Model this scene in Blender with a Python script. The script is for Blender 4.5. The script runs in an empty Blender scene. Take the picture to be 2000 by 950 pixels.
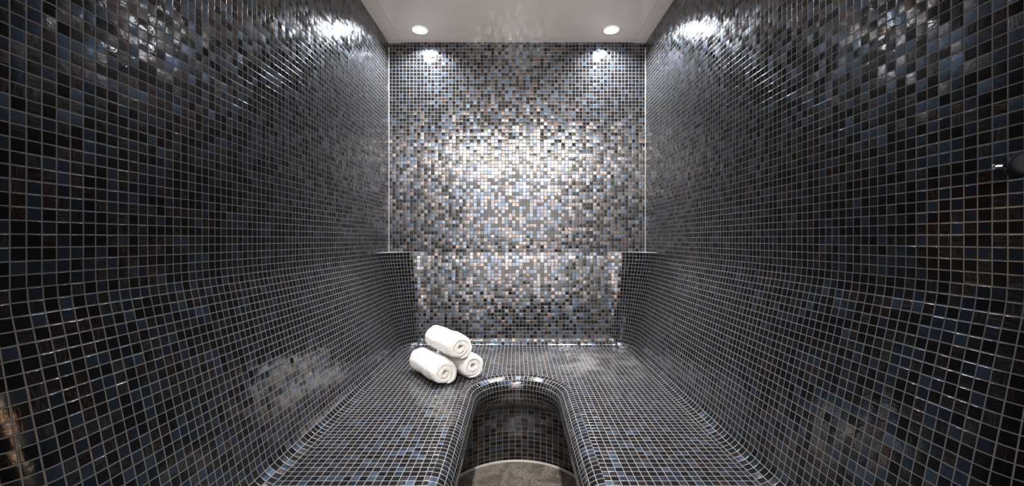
import bpy, bmesh, math, random
from mathutils import Vector, Matrix, noise

S = bpy.context.scene
COL = S.collection
PI = math.pi

# ------------------------------------------------------------------ constants
F = 802.0                 # focal length in pixels of the 2000 px frame
PT = 0.0215               # pitch of one mosaic tile and its joint
W = 0.7826                # half width between the side walls
D = 2.505                 # distance to the back wall
FRONT = 0.48              # where the steam room opens to the ante room
CAM_H = 1.107
CEIL = CAM_H + 1.2024
LEDGE = CAM_H - 0.0775
BENCH = CAM_H - 0.634
END = 0.655               # front end of the backrest
UX0 = -0.7617             # a vertical joint of the back wall
VTH = 0.09                # wall thickness

# ------------------------------------------------------------------ helpers
def link(o, parent=None):
    COL.objects.link(o)
    if parent is not None:
        o.parent = parent
    return o

def empty(name, label, cat, loc=(0, 0, 0), group=None):
    o = bpy.data.objects.new(name, None)
    o.location = loc
    o.empty_display_size = 0.05
    tag(o, label, cat, group)
    return link(o)

def tag(o, label=None, cat=None, group=None, kind=None):
    if label: o['label'] = label
    if cat: o['category'] = cat
    if group: o['group'] = group
    if kind: o['kind'] = kind
    return o

def mesh_obj(name, verts, faces, mat, parent=None, uvs=None, smooth=True, origin=None):
    """uvs: one (u, v) per vertex, or per-face lists of (u, v)."""
    og = Vector(origin) if origin else Vector((0, 0, 0))
    me = bpy.data.meshes.new(name)
    me.from_pydata([Vector(v) - og for v in verts], [], faces)
    if uvs is not None:
        lay = me.uv_layers.new(name='UVMap')
        perface = len(uvs) == len(faces) and isinstance(uvs[0], list)
        for pi, p in enumerate(me.polygons):
            for k, li in enumerate(p.loop_indices):
                lay.data[li].uv = uvs[pi][k] if perface else uvs[me.loops[li].vertex_index]
    me.materials.append(mat)
    for p in me.polygons:
        p.use_smooth = smooth
    me.update()
    o = bpy.data.objects.new(name, me)
    if parent is not None:
        o.location = og - (parent.location if parent else Vector((0, 0, 0)))
    else:
        o.location = og
    return link(o, parent)

def grid(nu, nv, fpos, fuv, closed_u=False):
    verts, uvs, faces = [], [], []
    for i in range(nu):
        for j in range(nv):
            verts.append(fpos(i, j)); uvs.append(fuv(i, j))
    for i in range(nu - (0 if closed_u else 1)):
        for j in range(nv - 1):
            a, b = i * nv + j, ((i + 1) % nu) * nv + j
            faces.append((a, b, b + 1, a + 1))
    return verts, faces, uvs

def recalc(o, inside_point=None):
    bm = bmesh.new(); bm.from_mesh(o.data)
    bmesh.ops.recalc_face_normals(bm, faces=bm.faces[:])
    bm.to_mesh(o.data); bm.free()

def box(name, lo, hi, mat, parent=None, uo=(0, 0, 0), bevel=0.0):
    """axis aligned box, UV in tile units counted from the point uo"""
    (x0, y0, z0), (x1, y1, z1) = lo, hi
    v = [(x0,y0,z0),(x1,y0,z0),(x1,y1,z0),(x0,y1,z0),(x0,y0,z1),(x1,y0,z1),(x1,y1,z1),(x0,y1,z1)]
    f = [(0,3,2,1),(4,5,6,7),(0,1,5,4),(1,2,6,5),(2,3,7,6),(3,0,4,7)]
    uvs = []
    for fi, fc in enumerate(f):
        ax = (2, 2, 1, 0, 1, 0)[fi]
        l = []
        for vi in fc:
            p = [(v[vi][k] - uo[k]) / PT for k in range(3)]
            l.append({2: (p[0], p[1]), 1: (p[0], p[2]), 0: (p[1], p[2])}[ax])
        uvs.append(l)
    return mesh_obj(name, v, f, mat, parent, uvs, smooth=False)

def lathe(name, prof, mat, parent, M, n=48, cap0=False, cap1=False):
    """prof: (radius, height) pairs turned round local z, placed by matrix M"""
    verts, faces = [], []
    for i in range(n):
        a = 2 * PI * i / n
        for r, h in prof:
            verts.append(M @ Vector((r * math.cos(a), r * math.sin(a), h)))
    m = len(prof)
    for i in range(n):
        for j in range(m - 1):
            a, b = i * m + j, ((i + 1) % n) * m + j
            faces.append((a, b, b + 1, a + 1))
    if cap0: faces.append(tuple(i * m for i in range(n)))
    if cap1: faces.append(tuple(i * m + m - 1 for i in range(n)))
    o = mesh_obj(name, verts, faces, mat, parent)
    recalc(o)
    return o

def axis_matrix(origin, direction):
    d = Vector(direction).normalized()
    q = d.to_track_quat('Z', 'Y')
    return Matrix.Translation(Vector(origin)) @ q.to_matrix().to_4x4()

# ------------------------------------------------------------------ materials
def new_mat(name):
    m = bpy.data.materials.new(name); m.use_nodes = True
    m.node_tree.nodes.clear()
    return m, m.node_tree

class G:
    """small node graph writer"""
    def __init__(s, nt): s.nt = nt
    def n(s, t, **kw):
        nd = s.nt.nodes.new(t)
        for k, v in kw.items(): setattr(nd, k, v)
        return nd
    def put(s, sock, v):
        if isinstance(v, (int, float, tuple, list)): sock.default_value = v
        else: s.nt.links.new(v, sock)
    def m(s, op, a, b=None, c=None, clamp=False):
        nd = s.n('ShaderNodeMath', operation=op, use_clamp=clamp)
        s.put(nd.inputs[0], a)
        if b is not None: s.put(nd.inputs[1], b)
        if c is not None: s.put(nd.inputs[2], c)
        return nd.outputs[0]
    def step(s, x, a, b, lo=0.0, hi=1.0):
        nd = s.n('ShaderNodeMapRange', interpolation_type='SMOOTHSTEP')
        s.put(nd.inputs['Value'], x)
        s.put(nd.inputs['From Min'], a); s.put(nd.inputs['From Max'], b)
        s.put(nd.inputs['To Min'], lo); s.put(nd.inputs['To Max'], hi)
        return nd.outputs['Result']
    def vec(s, x, y, z=0.0):
        nd = s.n('ShaderNodeCombineXYZ')
        s.put(nd.inputs[0], x); s.put(nd.inputs[1], y); s.put(nd.inputs[2], z)
        return nd.outputs[0]
    def sep(s, v):
        nd = s.n('ShaderNodeSeparateXYZ'); s.put(nd.inputs[0], v)
        return nd.outputs
    def mix(s, f, a, b):
        nd = s.n('ShaderNodeMix', data_type='RGBA')
        s.put(nd.inputs[0], f); s.put(nd.inputs[6], a); s.put(nd.inputs[7], b)
        return nd.outputs[2]
    def scale(s, col, f):
        nd = s.n('ShaderNodeVectorMath', operation='SCALE')
        s.put(nd.inputs[0], col); s.put(nd.inputs['Scale'], f)
        return nd.outputs[0]
    def noise(s, vec, scale, detail=2.0, dist=0.0, rough=0.5):
        nd = s.n('ShaderNodeTexNoise', noise_dimensions='3D')
        s.put(nd.inputs['Vector'], vec); s.put(nd.inputs['Scale'], scale)
        s.put(nd.inputs['Detail'], detail); s.put(nd.inputs['Distortion'], dist)
        s.put(nd.inputs['Roughness'], rough)
        return nd.outputs['Fac']

def mosaic_material(pale_patch=False):
    m, nt = new_mat('glass_mosaic_with_patch' if pale_patch else 'glass_mosaic')
    g = G(nt)
    uv = g.n('ShaderNodeUVMap', uv_map='UVMap').outputs[0]
    U, V, _ = g.sep(uv)
    cx, cy = g.m('FLOOR', U), g.m('FLOOR', V)
    fx = g.m('SUBTRACT', g.m('SUBTRACT', U, cx), 0.5)
    fy = g.m('SUBTRACT', g.m('SUBTRACT', V, cy), 0.5)
    w1 = g.n('ShaderNodeTexWhiteNoise', noise_dimensions='3D'); g.put(w1.inputs[0], g.vec(cx, cy, 0.37))
    w2 = g.n('ShaderNodeTexWhiteNoise', noise_dimensions='3D'); g.put(w2.inputs[0], g.vec(cx, cy, 7.91))
    r0 = w1.outputs['Value']; r1, r2, r3 = g.sep(w1.outputs['Color'])
    r4 = w2.outputs['Value']; r5, r6, r7 = g.sep(w2.outputs['Color'])
    ax, ay = g.m('ABSOLUTE', fx), g.m('ABSOLUTE', fy)
    wob = g.m('MULTIPLY', g.m('SUBTRACT', g.noise(uv, 2.3, 2.0), 0.5), 0.03)
    e = g.m('ADD', g.m('MAXIMUM', ax, ay), wob)
    lim = g.m('ADD', 0.455, g.m('MULTIPLY', g.m('SUBTRACT', r7, 0.5), 0.014))
    tile = g.step(e, g.m('ADD', lim, 0.010), g.m('SUBTRACT', lim, 0.010))
    # ---- tile normal: every tile sits a little differently, edges are rounded
    T = 0.072
    def nrm(f, a, r):
        tilt = g.m('MULTIPLY', g.m('SUBTRACT', r, 0.5), T)
        pil = g.m('MULTIPLY', f, 0.035)
        bev = g.m('MULTIPLY', g.m('SIGN', f), g.step(a, 0.415, 0.458, 0.0, 0.42))
        return g.m('MULTIPLY', g.m('ADD', g.m('ADD', tilt, pil), bev), tile)
    nx, ny = nrm(fx, ax, r5), nrm(fy, ay, r6)
    nm = g.n('ShaderNodeNormalMap', space='TANGENT', uv_map='UVMap')
    g.put(nm.inputs['Color'], g.vec(g.m('MULTIPLY_ADD', nx, 0.5, 0.5), g.m('MULTIPLY_ADD', ny, 0.5, 0.5), 1.0))
    # ---- streaks drawn in the glass, along or across the tile
    orient = g.m('GREATER_THAN', r3, 0.5)
    def lerp(a, b, t): return g.m('ADD', a, g.m('MULTIPLY', g.m('SUBTRACT', b, a), t))
    sa, sb = lerp(U, V, orient), lerp(V, U, orient)
    off = g.m('MULTIPLY', r4, 57.0)
    sv = g.vec(g.m('MULTIPLY', sa, 0.9), g.m('MULTIPLY', sb, 9.0), off)
    streak = g.noise(sv, 1.0, 4.0, 0.9, 0.62)
    fine = g.noise(g.vec(g.m('MULTIPLY', sa, 2.0), g.m('MULTIPLY', sb, 24.0), off), 1.0, 2.0, 0.3)
    vein_n = g.noise(g.vec(g.m('MULTIPLY', sa, 0.9), g.m('MULTIPLY', sb, 2.2), off), 1.4, 3.0, 2.2)
    vein = g.step(g.m('ABSOLUTE', g.m('SUBTRACT', vein_n, 0.5)), 0.022, 0.0)
    bump = g.n('ShaderNodeBump'); bump.inputs['Strength'].default_value = 1.0
    bump.inputs['Distance'].default_value = 0.0006
    wavy = g.noise(uv, 2.6, 2.0)
    hgt = g.m('ADD', g.m('MULTIPLY', wavy, 0.45), g.m('MULTIPLY', g.m('MULTIPLY', streak, g.step(r0, 0.655, 0.665)), 0.25))
    g.put(bump.inputs['Height'], hgt); g.put(bump.inputs['Normal'], nm.outputs[0])
    N = bump.outputs[0]
    # ---- the kinds of tile
    black = (0.0045, 0.0045, 0.0055, 1)
    navy = g.scale((0.054, 0.071, 0.100), g.m('MULTIPLY_ADD', g.m('MULTIPLY', r1, r1), 2.2, 0.18))
    st = g.m('POWER', g.m('MULTIPLY', streak, 1.8), 3.6)
    brown = g.scale(g.mix(r2, (0.100, 0.085, 0.080, 1), (0.090, 0.087, 0.097, 1)),
                    g.m('MULTIPLY', g.m('MULTIPLY_ADD', r1, 0.7, 0.5), g.m('MULTIPLY_ADD', st, 0.75, g.m('MULTIPLY', fine, 0.35))))
    cop = g.mix(g.m('MULTIPLY', vein, g.step(fine, 0.35, 0.6)), (0.035, 0.028, 0.03, 1), (0.70, 0.42, 0.28, 1))
    is_navy = g.m('GREATER_THAN', r0, 0.40)
    is_brown = g.m('GREATER_THAN', r0, 0.67)
    is_cop = g.m('GREATER_THAN', r0, 0.972)
    col = g.mix(is_navy, black, navy)
    col = g.mix(is_brown, col, brown)
    col = g.mix(is_cop, col, cop)
    metal = g.m('MULTIPLY', is_navy, 0.93)
    b = g.n('ShaderNodeBsdfPrincipled')
    g.put(b.inputs['Base Color'], col); g.put(b.inputs['Metallic'], metal)
    g.put(b.inputs['Roughness'], g.m('ADD', g.m('MULTIPLY_ADD', r2, 0.12, ROUGH), g.m('MULTIPLY', g.m('SUBTRACT', is_navy, is_brown), 0.10))); g.put(b.inputs['Normal'], N)
    b.inputs['Coat Weight'].default_value = 0.42
    b.inputs['Specular IOR Level'].default_value = 0.12
    b.inputs['Coat Roughness'].default_value = 0.09
    b.inputs['Coat IOR'].default_value = 1.5
    g.put(b.inputs['Coat Normal'], N)
    # ---- cement joints
    gr = g.n('ShaderNodeBsdfPrincipled')
    gcol = g.mix(g.noise(uv, 1.3, 4.0), (0.102, 0.092, 0.087, 1), (0.176, 0.166, 0.161, 1))
    g.put(gr.inputs['Base Color'], gcol); gr.inputs['Roughness'].default_value = 0.7; gr.inputs['Specular IOR Level'].default_value = 0.15
    mx = g.n('ShaderNodeMixShader')
    g.put(mx.inputs[0], tile); g.put(mx.inputs[1], gr.outputs[0]); g.put(mx.inputs[2], b.outputs[0])
    surf = mx.outputs[0]
    if pale_patch:                                   # pale cloudy patch mixed over the right rear of the seat
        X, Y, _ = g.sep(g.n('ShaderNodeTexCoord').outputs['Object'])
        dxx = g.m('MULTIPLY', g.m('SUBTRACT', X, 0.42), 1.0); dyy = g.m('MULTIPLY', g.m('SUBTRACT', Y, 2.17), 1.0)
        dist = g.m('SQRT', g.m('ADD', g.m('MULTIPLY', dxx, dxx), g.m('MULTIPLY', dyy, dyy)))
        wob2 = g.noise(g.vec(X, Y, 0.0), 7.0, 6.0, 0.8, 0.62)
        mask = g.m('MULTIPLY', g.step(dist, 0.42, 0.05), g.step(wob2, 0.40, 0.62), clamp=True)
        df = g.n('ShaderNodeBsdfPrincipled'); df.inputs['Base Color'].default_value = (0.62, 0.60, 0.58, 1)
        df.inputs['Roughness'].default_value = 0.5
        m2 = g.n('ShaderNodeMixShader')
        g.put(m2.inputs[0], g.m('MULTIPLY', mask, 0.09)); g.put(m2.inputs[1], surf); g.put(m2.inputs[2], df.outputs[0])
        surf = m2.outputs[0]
    out = g.n('ShaderNodeOutputMaterial'); g.put(out.inputs[0], surf)
    return m

def plain(name, color, rough=0.5, metal=0.0, bump=0.0, bscale=40.0, coat=0.0, var=0.0):
    m, nt = new_mat(name); g = G(nt)
    b = g.n('ShaderNodeBsdfPrincipled')
    tc = g.n('ShaderNodeTexCoord').outputs['Object']
    nz = g.noise(tc, bscale, 4.0)
    c = tuple(color) + (1,)
    d = tuple(x * (1 - var) for x in color) + (1,)
    g.put(b.inputs['Base Color'], g.mix(nz, d, c))
    b.inputs['Roughness'].default_value = rough; b.inputs['Metallic'].default_value = metal
    b.inputs['Coat Weight'].default_value = coat
    if bump:
        bp = g.n('ShaderNodeBump'); bp.inputs['Distance'].default_value = bump
        g.put(bp.inputs['Height'], nz); g.put(b.inputs['Normal'], bp.outputs[0])
    out = g.n('ShaderNodeOutputMaterial'); g.put(out.inputs[0], b.outputs[0])
    return m

def terry_material():
    m, nt = new_mat('white_terry'); g = G(nt)
    b = g.n('ShaderNodeBsdfPrincipled')
    tc = g.n('ShaderNodeTexCoord').outputs['Object']
    n1 = g.noise(tc, 210.0, 3.0); n2 = g.noise(tc, 700.0, 2.0)
    h = g.m('ADD', n1, g.m('MULTIPLY', n2, 0.6))
    g.put(b.inputs['Base Color'], g.mix(n1, (0.80, 0.775, 0.75, 1), (0.90, 0.885, 0.865, 1)))
    b.inputs['Roughness'].default_value = 0.95
    b.inputs['Sheen Weight'].default_value = 0.25
    bp = g.n('ShaderNodeBump'); bp.inputs['Distance'].default_value = 0.006; bp.inputs['Strength'].default_value = 1.0
    g.put(bp.inputs['Height'], h); g.put(b.inputs['Normal'], bp.outputs[0])
    out = g.n('ShaderNodeOutputMaterial'); g.put(out.inputs[0], b.outputs[0])
    return m

def stone_material():
    m, nt = new_mat('grey_stone_floor'); g = G(nt)
    b = g.n('ShaderNodeBsdfPrincipled')
    tc = g.n('ShaderNodeTexCoord').outputs['Object']
    n1 = g.noise(tc, 150.0, 4.0, 0.0, 0.75); n2 = g.noise(tc, 14.0, 5.0, 0.6, 0.6); n3 = g.noise(tc, 45.0, 3.0)
    c = g.mix(g.step(n1, 0.36, 0.64), (0.045, 0.039, 0.034, 1), (0.50, 0.45, 0.41, 1))
    c = g.mix(g.step(n2, 0.42, 0.66, 0.0, 0.75), c, (0.09, 0.077, 0.066, 1))
    g.put(b.inputs['Base Color'], c)
    g.put(b.inputs['Roughness'], g.m('MULTIPLY_ADD', n3, 0.3, 0.45))
    bp = g.n('ShaderNodeBump'); bp.inputs['Distance'].default_value = 0.002
    g.put(bp.inputs['Height'], n1); g.put(b.inputs['Normal'], bp.outputs[0])
    out = g.n('ShaderNodeOutputMaterial'); g.put(out.inputs[0], b.outputs[0])
    return m

def emit(name, color, strength):
    m, nt = new_mat(name); g = G(nt)
    e = g.n('ShaderNodeEmission'); e.inputs[0].default_value = color + (1,); e.inputs[1].default_value = strength
    out = g.n('ShaderNodeOutputMaterial'); g.put(out.inputs[0], e.outputs[0])
    return m

ROUGH = 0.11
MOS = mosaic_material()
MOS_PATCH = mosaic_material(True)
M_CEIL = plain('satin_ceiling', (0.80, 0.735, 0.69), 0.16, coat=0.0, bscale=3.0, var=0.06)
M_SIL = plain('pale_joint_sealant', (0.50, 0.485, 0.47), 0.4, bscale=60, var=0.12)
M_PLASTER = plain('dark_brown_plaster', (0.10, 0.08, 0.065), 0.8, bscale=5, var=0.2)
M_STONE = stone_material()
M_TERRY = terry_material()
M_CHROME = plain('chrome', (0.82, 0.82, 0.84), 0.10, 1.0)
M_WHITE = plain('white_enamel', (0.85, 0.84, 0.82), 0.3)
M_REFL = plain('pale_reflector', (0.55, 0.55, 0.54), 0.3)
M_RUBBER = plain('black_rubber', (0.006, 0.006, 0.007), 0.6)
M_RUBBER.node_tree.nodes['Principled BSDF'].inputs['Specular IOR Level'].default_value = 0.25
M_LAMP = emit('lit_lamp_glass', (1.0, 0.97, 0.93), 40.0)

# ------------------------------------------------------------------ room shell
def struct(o): o['kind'] = 'structure'; return o
u0 = (UX0, END, LEDGE)
struct(box('wall_back', (-W, D, 0), (W, D + VTH, CEIL + 0.06), MOS, uo=(UX0 - 400 * PT, 0, LEDGE)))
struct(box('wall_left', (-W - VTH, FRONT, 0), (-W, D + VTH, CEIL + 0.06), MOS, uo=(0, END - 900 * PT, LEDGE)))
struct(box('wall_right', (W, FRONT, 0), (W + VTH, D + VTH, CEIL + 0.06), MOS, uo=(0, END - 1500 * PT, LEDGE)))

# floor of the steam room and the ante room
struct(box('floor', (-2.4, -1.6, -0.08), (2.4, D + VTH, 0.0), M_STONE))

# ceiling panel with two round holes for the lamps
LAMPS = [(-0.557, 2.352), (0.540, 2.352)]
SEAM = 0.706
def ceiling_panel():
    bm = bmesh.new()
    edges = []
    def loop(pts):
        vs = [bm.verts.new(p) for p in pts]
        for i in range(len(vs)):
            edges.append(bm.edges.new((vs[i], vs[(i + 1) % len(vs)])))
    z = CEIL
    loop([(-SEAM, FRONT, z), (SEAM, FRONT, z), (SEAM, D, z), (-SEAM, D, z)])
    for cx, cy in LAMPS:
        loop([(cx + 0.0405 * math.cos(2*PI*k/40), cy + 0.0405 * math.sin(2*PI*k/40), z) for k in range(40)])
    bmesh.ops.triangle_fill(bm, use_beauty=True, use_dissolve=False, edges=edges)
    geom = bmesh.ops.extrude_face_region(bm, geom=bm.faces[:])
    bmesh.ops.translate(bm, vec=(0, 0, 0.02), verts=[v for v in geom['geom'] if isinstance(v, bmesh.types.BMVert)])
    bmesh.ops.recalc_face_normals(bm, faces=bm.faces[:])
    me = bpy.data.meshes.new('ceiling'); bm.to_mesh(me); bm.free()
    me.materials.append(M_CEIL)
    return link(bpy.data.objects.new('ceiling', me))
struct(ceiling_panel())
struct(box('trim_1', (-W, FRONT, CEIL - 0.004), (-SEAM - 0.0015, D, CEIL + 0.02), M_CEIL))
struct(box('trim_2', (SEAM + 0.0015, FRONT, CEIL - 0.004), (W, D, CEIL + 0.02), M_CEIL))
struct(box('ceiling', (-W, FRONT, CEIL + 0.085), (W, D, CEIL + 0.12), M_CEIL))

# pale sealant in the two upright corners
def corner_bead(name, s):
    r = 0.0028
    x, y = s * W, D
    pts = [(x, y), (x - s * r, y), (x, y - r)]
    v = [(p[0], p[1], z) for z in (LEDGE, CEIL - 0.03) for p in pts]
    f = [(0, 1, 2), (3, 5, 4), (0, 3, 4, 1), (1, 4, 5, 2), (2, 5, 3, 0)]
    o = mesh_obj(name, v, f, M_SIL, smooth=False); recalc(o); return struct(o)
corner_bead('trim_3', -1); corner_bead('trim_4', 1)

# ------------------------------------------------------------------ bench with backrest and foot well
bench = empty('steam_bench', 'U-shaped built-in bench and backrest covered in dark glass mosaic around the foot well', 'bench', (0, 1.6, 0))

# -- backrest: profile from the ledge down to the seat
R = 0.225
LS, LC = 0.516, 0.068                     # straight length, cove length (24 rows + 3)
NV = 54
vs_ = [(LS + LC) * k / NV for k in range(NV + 1)]
def profile(phi, lip=0.0):
    pts = [(0.0, 0.0)]
    z = h = 0.0
    sub = 12
    for k in range(NV):
        for q in range(sub):
            s = (vs_[k] + (vs_[k + 1] - vs_[k]) * (q + 0.5) / sub)
            ds = (vs_[k + 1] - vs_[k]) / sub
            a = phi * min(1.0, s / (0.010 if lip else 0.045))
            if lip: a += lip * max(0.0, min(1.0, s / 0.010, (0.085 - s) / 0.02))
            if s > LS: a = phi + (PI / 2 - phi) * (s - LS) / LC
            z += ds * math.cos(a); h += ds * math.sin(a)
        pts.append((h, z))
    return pts
pb, ps = profile(math.radians(4.8), math.radians(3.2)), profile(math.radians(12.4))
drop = LEDGE - BENCH
zs = [p[1] * drop / pb[-1][1] for p in pb]
dys = [p[0] for p in pb]
dxs = [p[0] for p in ps]
XC, YC = W - R, D - R
NL, NA, NB = 60, 20, 40
EPS = 0.0015

def path():
    """(kind, t) along the backrest from the left front end round to the right front end"""
    out = []
    for k in range(9): out.append(('capL', k / 8))
    for k in range(1, NL + 1): out.append(('L', k / NL))
    for k in range(1, NA + 1): out.append(('aL', k / NA))
    for k in range(1, NB + 1): out.append(('B', k / NB))
    for k in range(1, NA + 1): out.append(('aR', k / NA))
    for k in range(1, NL + 1): out.append(('R', k / NL))
    for k in range(1, 9): out.append(('capR', k / 8))
    return out
PATH = path()
nL = (YC - END) / PT
uBL = (-XC - UX0) / PT                     # u where the back's straight part begins
uBR = (XC - UX0) / PT
nArc = round(R * PI / 2 / PT)
fracL = (YC - END) / PT
uL1 = math.floor(uBL) - nArc + (fracL % 1.0) - (1 if (fracL % 1.0) > (uBL % 1.0) else 0)
uR0 = math.ceil(uBR) + nArc - (fracL % 1.0)
CAPN = 5.0
def pos_on(kind, t, j):
    dx, dy, z = dxs[j] + EPS, dys[j] + EPS, LEDGE - zs[j]
    rx, ry = R - dx, R - dy
    if kind == 'capL' or kind == 'capR':
        s = -1 if kind == 'capL' else 1
        tt = (1 - t) if kind == 'capL' else t      # 0 at the flat, 1 at the wall
        a = tt * PI / 2
        x = s * ((W - dx) + (dx - 0.0005) * (1 - math.cos(a)))
        y = END - 0.075 * math.sin(a)
        return (x, y, z)
    if kind == 'L': return (-(W - dx), END + (YC - END) * t, z)
    if kind == 'R': return (W - dx, YC + (END - YC) * t, z)
    if kind == 'aL':
        a = PI - t * PI / 2
        return (-XC + rx * math.cos(a), YC + ry * math.sin(a), z)
    if kind == 'aR':
        a = PI / 2 - t * PI / 2
        return (XC + rx * math.cos(a), YC + ry * math.sin(a), z)
    return (-XC + 2 * XC * t, D - dy, z)
def u_on(kind, t):
    if kind == 'capL': return uL1 - nL - CAPN * (1 - t)
    if kind == 'L': return uL1 - nL * (1 - t)
    if kind == 'aL': return uL1 + (uBL - uL1) * t
    if kind == 'B': return uBL + (uBR - uBL) * t
    if kind == 'aR': return uBR + (uR0 - uBR) * t
    if kind == 'R': return uR0 + nL * t
    return uR0 + nL + CAPN * t
v_, f_, uv_ = grid(len(PATH), NV + 1,
                   lambda i, j: pos_on(*PATH[i], j),
                   lambda i, j: (u_on(*PATH[i]) + 2200, 300 - vs_[j] / PT))
f_ = [tuple(reversed(f)) for f in f_]
mesh_obj('backrest', v_, f_, MOS, bench, uv_)

# -- the two small corner ledges on top of the backrest
for s in (-1, 1):
    pts = [(s * (W - 0.0005), D - 0.0005)]
    for k in range(NA + 1):
        a = PI / 2 * k / NA
        pts.append((s * (XC + (R - 0.0008) * math.cos(a)), YC + (R - 0.0008) * math.sin(a)))
    n = len(pts)
    v = [(x, y, LEDGE + dz) for dz in (0.0015, -0.02) for x, y in pts]
    f = [tuple(range(n)), tuple(range(2 * n - 1, n - 1, -1))] + [(i, (i + 1) % n, n + (i + 1) % n, n + i) for i in range(n)]
    o = mesh_obj('corner_ledge', v, f, M_SIL, bench, smooth=False); recalc(o)
    o['label'] = 'pale sealed corner ledge'

# -- seat: outline of the backrest foot, minus the foot well
RW, YW = 0.231, 1.706                       # foot well: outer radius, centre of its round end
WELL = []
for k in range(25): WELL.append(('l', k / 24))
for k in range(1, 41): WELL.append(('c', k / 40))
for k in range(1, 25): WELL.append(('r', k / 24))
YF = 0.56                                    # front of the bench
def well_pt(kind, t, o):
    r = RW - o
    if kind == 'l': return (-r, YF + (YW - YF) * t)
    if kind == 'r': return (r, YW + (YF - YW) * t)
    a = PI - PI * t
    return (r * math.cos(a), YW + r * math.sin(a))
LEGN = (YW - YF) / PT
ARCN = round(RW * PI / PT)
def well_u(kind, t):
    if kind == 'l': return LEGN * t
    if kind == 'c': return LEGN + ARCN * t
    return LEGN + ARCN + LEGN * t
outer = [pos_on(*p, NV) for p in PATH if p[0] not in ('capL', 'capR')]
outer = [outer[0]] + outer
xb = W - dxs[-1] - EPS
loop = [(-xb, YF, BENCH)] + [(-xb, END, BENCH)] + outer[1:] + [(xb, YF, BENCH)]
inner = [(well_pt(*p, 0)[0], well_pt(*p, 0)[1], BENCH) for p in WELL]
ring = loop + list(reversed(inner))
bm = bmesh.new()
vv = []
for p in ring:
    if vv and (Vector(p) - vv[-1].co).length < 1e-5: continue
    vv.append(bm.verts.new(p))
bm.faces.new(vv)
bmesh.ops.triangulate(bm, faces=bm.faces[:], quad_method='BEAUTY', ngon_method='BEAUTY')
bmesh.ops.recalc_face_normals(bm, faces=bm.faces[:])
if sum(f.normal.z * f.calc_area() for f in bm.faces) < 0:
    bmesh.ops.reverse_faces(bm, faces=bm.faces[:])
V0 = [tuple(v.co) for v in bm.verts]; bm.verts.index_update()
F0 = [tuple(v.index for v in f.verts) for f in bm.faces]
bm.free()
mesh_obj('seat', V0, F0, MOS_PATCH, bench, [((x - UX0) / PT + 5200, (y - 2.41) / PT + 300) for x, y, z in V0], smooth=False)

# -- rounded rim of the foot well
rim = [(0.0, 0.0)]
rb = 0.059
for k in range(1, 13):
    a = PI / 2 * k / 12
    rim.append((rb * math.sin(a), rb * (1 - math.cos(a))))
rim += [(0.0585, 0.070), (0.057, 0.081), (0.0545, 0.092), (0.051, 0.103), (0.0465, 0.113), (0.040, 0.123), (0.031, 0.132)]
under = [(0.031, 0.132), (0.015, 0.141), (-0.005, 0.151), (-0.03, 0.163), (-0.06, 0.178), (-0.085, 0.192), (-0.10, 0.205), (-0.11, 0.225),
         (-0.112, 0.25), (-0.112, 0.30), (-0.112, 0.36), (-0.112, 0.42), (-0.112, BENCH)]
def sweep(name, prof, uoff, voff):
    acc = [0.0]
    for k in range(1, len(prof)):
        acc.append(acc[-1] + math.hypot(prof[k][0] - prof[k-1][0], prof[k][1] - prof[k-1][1]))
    v, f, uv = grid(len(WELL), len(prof),
        lambda i, j: well_pt(*WELL[i], prof[j][0]) + (BENCH - prof[j][1],),
        lambda i, j: (well_u(*WELL[i]) + uoff, voff - acc[j] / PT))
    o = mesh_obj(name, v, f, MOS, bench, uv)
    return o, acc[-1] / PT
o, nv = sweep('seat_rim', rim, 7300, 300)
o, _ = sweep('well_wall', under, 8400, 0.55)
for s in (-1, 1):                            # front faces of the two bench arms, towards the door
    x0, x1 = (-W + 0.001, -RW) if s < 0 else (RW, W - 0.001)
    box('front_panel', (x0, YF, 0), (x1, YF + 0.02, BENCH - 0.002), MOS, bench, uo=(UX0 - 9000 * PT, 0, 0))

# pale bead where the stone floor meets the well
bead = [(-0.112 - 0.001, 0.0), (-0.103, 0.0), (-0.1045, 0.004), (-0.112, 0.0075)]
v, f, _ = grid(len(WELL), 4, lambda i, j: well_pt(*WELL[i], bead[j][0]) + (bead[j][1],), lambda i, j: (0, 0))
o = mesh_obj('trim_5', v, f, M_SIL); struct(o)

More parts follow.
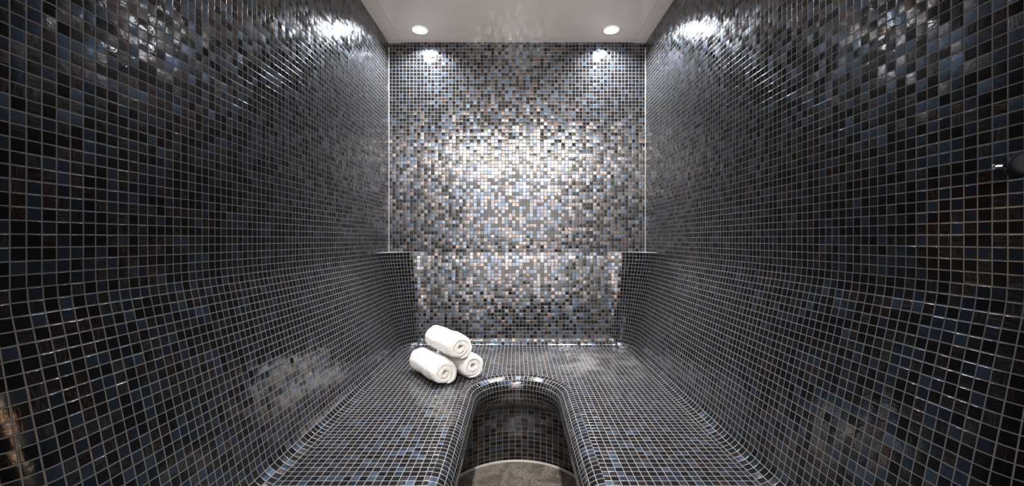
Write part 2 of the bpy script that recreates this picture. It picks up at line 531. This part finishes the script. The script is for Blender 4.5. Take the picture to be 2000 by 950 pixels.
# ------------------------------------------------------------------ rolled towels
def rolled_towel(seed, center, axis, length, radius, roll, label, rest=None, squash=0.80, turns=2.3):
    rnd = random.Random(seed)
    d = Vector(axis).normalized()
    up = Vector((0, 0, 1)); side = d.cross(up).normalized()
    th = radius / (turns + 0.35)              # thickness of the cloth in the roll
    n_t = int(46 * turns)
    # cross-section of the cloth: a rounded strip, long along the axis
    cs = []
    hl = length / 2
    ns = 26
    rr = th * 0.49
    for k in range(ns + 1): cs.append((-hl + rr + (length - 2 * rr) * k / ns, rr))
    for k in range(1, 6): a = PI / 2 - PI * k / 6; cs.append((hl - rr + rr * math.cos(a), rr * math.sin(a)))
    for k in range(ns + 1): cs.append((hl - rr - (length - 2 * rr) * k / ns, -rr))
    for k in range(1, 6): a = -PI / 2 - PI * k / 6; cs.append((-hl + rr + rr * math.cos(a), rr * math.sin(a)))
    m = len(cs)
    verts, faces = [], []
    o3 = Vector((seed * 13.7, seed * 5.1, seed * 2.3))
    for i in range(n_t + 1):
        t = i / n_t
        ang = roll + 2 * PI * turns * t
        rmid = th * 0.30 + (radius - th * 0.5 - th * 0.30) * t
        taper = 1.0
        if t > 0.965: taper = max(0.25, 1 - (t - 0.965) / 0.035 * 0.75)
        if t < 0.02: taper = 0.5 + 25 * t
        # each turn of cloth ends a bit further in or out
        slide = 0.006 * noise.noise(Vector((t * turns * 2.2, seed * 3.1, 0.5))) + 0.010 * (1 - t) * (0.4 - t)
        for s, h in cs:
            r = rmid + h * taper
            lump = noise.noise(Vector((math.cos(ang) * 1.6, math.sin(ang) * 1.6, s * 14)) + o3) * 0.0055
            lump += noise.noise(Vector((math.cos(ang) * 5, math.sin(ang) * 5, s * 60)) + o3) * 0.0022
            lump *= 0.25 + 0.75 * t
            endf = abs(s) / hl
            r2 = r + lump - 0.006 * max(0.0, endf - 0.82) / 0.18 * t
            x, z = r2 * math.cos(ang), r2 * math.sin(ang)
            if z < 0:
                k = min(1.0, -z / radius)
                x *= 1 + 0.07 * k
                z = -radius * (k - (1 - squash) * k ** 3)
            ss = s + (slide * (1 if s > 0 else -1) if endf > 0.5 else 0)
            verts.append(d * ss + side * x + up * z)
    for i in range(n_t):
        for j in range(m):
            a, b = i * m + j, (i + 1) * m + j
            c, e = (i + 1) * m + (j + 1) % m, i * m + (j + 1) % m
            faces.append((a, b, c, e))
    faces.append(tuple(range(m)))
    faces.append(tuple(n_t * m + j for j in range(m)))
    if rest is not None:
        low = min(v.z for v in verts)
        center = Vector((center.x, center.y, rest - low))
    me = bpy.data.meshes.new('rolled_towel')
    me.from_pydata(verts, [], faces)
    me.materials.append(M_TERRY)
    for p in me.polygons: p.use_smooth = True
    o = bpy.data.objects.new('rolled_towel', me)
    o.location = center
    link(o); recalc(o)
    mod = o.modifiers.new('soften', 'SUBSURF'); mod.levels = 1; mod.render_levels = 1
    tag(o, label, 'towel', 'rolled towels stacked on the bench')
    return o

AX = Vector((0.60, -0.80, 0))
TR, TL = 0.0685, 0.285
cL = Vector((-0.310, 1.775, BENCH + 0.0622)) - AX * TL / 2
cR = Vector((-0.199, 1.858, BENCH + 0.0622)) - AX * TL / 2
rolled_towel(3, cL, AX, TL, TR, 2.65, 'white rolled towel at the lower left of the stack, its side facing the left wall', BENCH + 0.0005)
rolled_towel(8, cR, AX, TL, TR, 3.18, 'white rolled towel at the lower right of the stack, nearest the foot well', BENCH + 0.0005)
cT = (cL + cR) / 2 + Vector((0, 0, 0.0915)) + AX * 0.016
rolled_towel(5, cT, AX, TL * 0.97, TR, 2.82, 'white rolled towel lying on top of the other two')

# ------------------------------------------------------------------ recessed ceiling lamps
for (cx, cy), side_word, other in ((LAMPS[0], 'left', ''), (LAMPS[1], 'right', '')):
    dl = empty('ceiling_downlight', 'lit round recessed ceiling downlight near the %s wall' % side_word, 'downlight', (cx, cy, CEIL), 'recessed downlights in the ceiling')
    Mx = Matrix.Translation(Vector((cx, cy, CEIL)))
    lathe('trim_ring', [(0.0395, 0.004), (0.0395, -0.001), (0.0415, -0.0045), (0.046, -0.0045), (0.050, -0.0015), (0.050, 0.0005)], M_WHITE, dl, Mx)
    lathe('reflector', [(0.0395, 0.002), (0.0375, 0.014), (0.034, 0.028), (0.033, 0.038), (0.001, 0.040)], M_REFL, dl, Mx)
    lathe('lamp_glass', [(0.0005, 0.027), (0.012, 0.0272), (0.024, 0.028), (0.030, 0.030), (0.030, 0.036)], M_LAMP, dl, Mx)
    L = bpy.data.lights.new('downlight_beam', 'AREA'); L.shape = 'DISK'; L.size = 0.050
    L.energy = 25.0; L.color = (0.86, 0.93, 1.0); L.spread = math.radians(150)
    lo = bpy.data.objects.new('downlight_beam', L); lo.location = (cx, cy, CEIL + 0.017); link(lo)
    L = bpy.data.lights.new('downlight_spot', 'SPOT'); L.energy = 400.0; L.color = (0.97, 0.975, 1.0)
    L.spot_size = math.radians(66); L.spot_blend = 1.0; L.shadow_soft_size = 0.02
    lo = bpy.data.objects.new('downlight_spot', L); lo.location = (cx, cy, CEIL + 0.012); link(lo)
    lo.rotation_euler = (Vector((-cx * 0.25, 1.62, BENCH)) - Vector(lo.location)).to_track_quat('-Z', 'Y').to_euler()

# ------------------------------------------------------------------ hand shower on the right wall
hc = Vector((0.744, 0.600, CAM_H + 0.1115))
hs = empty('hand_shower', 'small black round nozzle head with chrome pin on the right wall', 'shower head', hc)
ax = Vector((-0.62, -0.78, 0.05)).normalized()
MH = axis_matrix(hc, ax)
lathe('spray_face', [(0.0005, 0.0045), (0.008, 0.0043), (0.0135, 0.0035), (0.0165, 0.002), (0.0180, -0.001), (0.0180, -0.006), (0.0165, -0.009)], M_RUBBER, hs, MH)
lathe('body', [(0.0165, -0.008), (0.0160, -0.011), (0.013, -0.016), (0.0090, -0.020), (0.008, -0.026), (0.008, -0.042), (0.0115, -0.044), (0.0115, -0.050), (0.0005, -0.050)], M_RUBBER, hs, MH)
def dots():
    bm = bmesh.new()
    for a in range(-6, 7):
        for b in range(-6, 7):
            x, y = a * 0.0025 + (b % 2) * 0.00125, b * 0.0022
            if math.hypot(x, y) > 0.0148: continue
            z = 0.0045 - (x * x + y * y) * 9.0
            bmesh.ops.create_cone(bm, cap_ends=True, segments=8, radius1=0.00085, radius2=0.0006, depth=0.0016,
                                  matrix=MH @ Matrix.Translation((x, y, z)))
    me = bpy.data.meshes.new('nozzles')
    bmesh.ops.translate(bm, vec=-hc, verts=bm.verts[:])
    bm.to_mesh(me); bm.free(); me.materials.append(M_RUBBER)
    o = link(bpy.data.objects.new('nozzles', me), hs); o['kind'] = 'stuff'
dots()
pin_tip = Vector((0.723, 0.625, CAM_H + 0.1105))
pin_dir = (hc + Vector((0.010, 0.013, 0.0)) - pin_tip)
MP = axis_matrix(pin_tip, pin_dir)
lathe('pin', [(0.0004, 0.0), (0.0032, 0.0003), (0.0041, 0.0014), (0.0043, 0.003), (0.0043, pin_dir.length)], M_CHROME, hs, MP, n=24)

# ------------------------------------------------------------------ ante room in front of the steam room
AH = 2.95
struct(box('wall_front', (-2.4, -1.65, 0), (2.4, -1.55, AH), M_PLASTER))
struct(box('wall_anteroom_left', (-2.45, -1.65, 0), (-2.35, FRONT, AH), M_PLASTER))
struct(box('wall_anteroom_right', (2.35, -1.65, 0), (2.45, FRONT, AH), M_PLASTER))
struct(box('ceiling_anteroom', (-2.45, -1.65, AH), (2.45, FRONT + 0.1, AH + 0.08), M_PLASTER))
struct(box('wall_lintel', (-W - VTH, FRONT, CEIL + 0.121), (W + VTH, FRONT + 0.08, AH), M_PLASTER))
struct(box('wall_side_left', (-2.4, FRONT, 0), (-W - VTH, FRONT + 0.08, AH), M_PLASTER))
struct(box('wall_side_right', (W + VTH, FRONT, 0), (2.4, FRONT + 0.08, AH), M_PLASTER))

def area(name, loc, target, sx, sy, energy, color, spread=180):
    L = bpy.data.lights.new(name, 'AREA'); L.shape = 'RECTANGLE'; L.size, L.size_y = sx, sy
    L.energy, L.color = energy, color; L.spread = math.radians(spread)
    o = bpy.data.objects.new(name, L); o.location = loc
    o.rotation_euler = (Vector(target) - Vector(loc)).to_track_quat('-Z', 'Y').to_euler()
    link(o); return o
# unseen area lights standing in for the bright room the back wall reflects
area('anteroom_lamp', (0.0, -1.50, CAM_H + 1.30), (0.0, 2.5, CAM_H + 0.55), 2.3, 0.46, 24.0, (1.0, 0.94, 0.87), 70)
area('anteroom_glow', (0.0, -1.52, CAM_H + 0.45), (0.0, 2.5, CAM_H + 0.45), 2.0, 1.25, 14.5, (1.0, 0.95, 0.92), 70)
area('ceiling_fill', (0.0, -0.95, 0.55), (0.0, 2.15, CEIL), 0.5, 0.3, 3.4, (1.0, 0.95, 0.92), 45)  # added fill light that brightens the ceiling
L = bpy.data.lights.new('well_fill_spot', 'SPOT'); L.energy = 480.0; L.color = (1.0, 0.95, 0.89)  # added fill spot for the foot well floor and the towels
L.spot_size = math.radians(30); L.spot_blend = 0.9; L.shadow_soft_size = 0.04
lo = bpy.data.objects.new('well_fill_spot', L); lo.location = (0.0, -0.25, AH - 0.05); link(lo)
lo.rotation_euler = (Vector((0.0, 1.72, 0.1)) - Vector(lo.location)).to_track_quat('-Z', 'Y').to_euler()
# a warm lamp on a side wall of the ante room, and a warm spot
area('warm_side_lamp', (2.25, 0.05, CAM_H - 0.1), (-W, 0.5, CAM_H - 0.15), 0.7, 0.9, 1.3, (1.0, 0.66, 0.38), 70)
L = bpy.data.lights.new('warm_spot', 'SPOT'); L.energy = 90.0; L.color = (1.0, 0.66, 0.36)
L.spot_size = math.radians(5.6); L.spot_blend = 0.6; L.shadow_soft_size = 0.02
lo = bpy.data.objects.new('warm_spot', L); lo.location = (-1.3, -0.15, CAM_H + 0.25); link(lo)
lo.rotation_euler = (Vector((W, 0.705, CAM_H + 0.005)) - Vector(lo.location)).to_track_quat('-Z', 'Y').to_euler()

# ------------------------------------------------------------------ world, camera, view
w = bpy.data.worlds.new('World'); S.world = w; w.use_nodes = True
w.node_tree.nodes['Background'].inputs[0].default_value = (0.012, 0.012, 0.013, 1)

cd = bpy.data.cameras.new('Camera'); cam = bpy.data.objects.new('Camera', cd); link(cam)
cd.sensor_fit = 'HORIZONTAL'; cd.sensor_width = 36.0; cd.lens = F / 2000.0 * 36.0
cd.shift_x = -10.0 / 2000.0; cd.shift_y = -7.0 / 2000.0
cd.clip_start = 0.01
cam.location = (0, 0, CAM_H); cam.rotation_euler = (PI / 2, 0, 0)
S.camera = cam

vs = S.view_settings
S.display_settings.display_device = 'sRGB'
vs.view_transform = 'Standard'; vs.look = 'None'; vs.gamma = 1.0; vs.exposure = -0.28
vs.use_curve_mapping = False
S.cycles.max_bounces = 10; S.cycles.glossy_bounces = 7; S.cycles.diffuse_bounces = 5
S.cycles.sample_clamp_indirect = 12.0
S.cycles.caustics_reflective = True
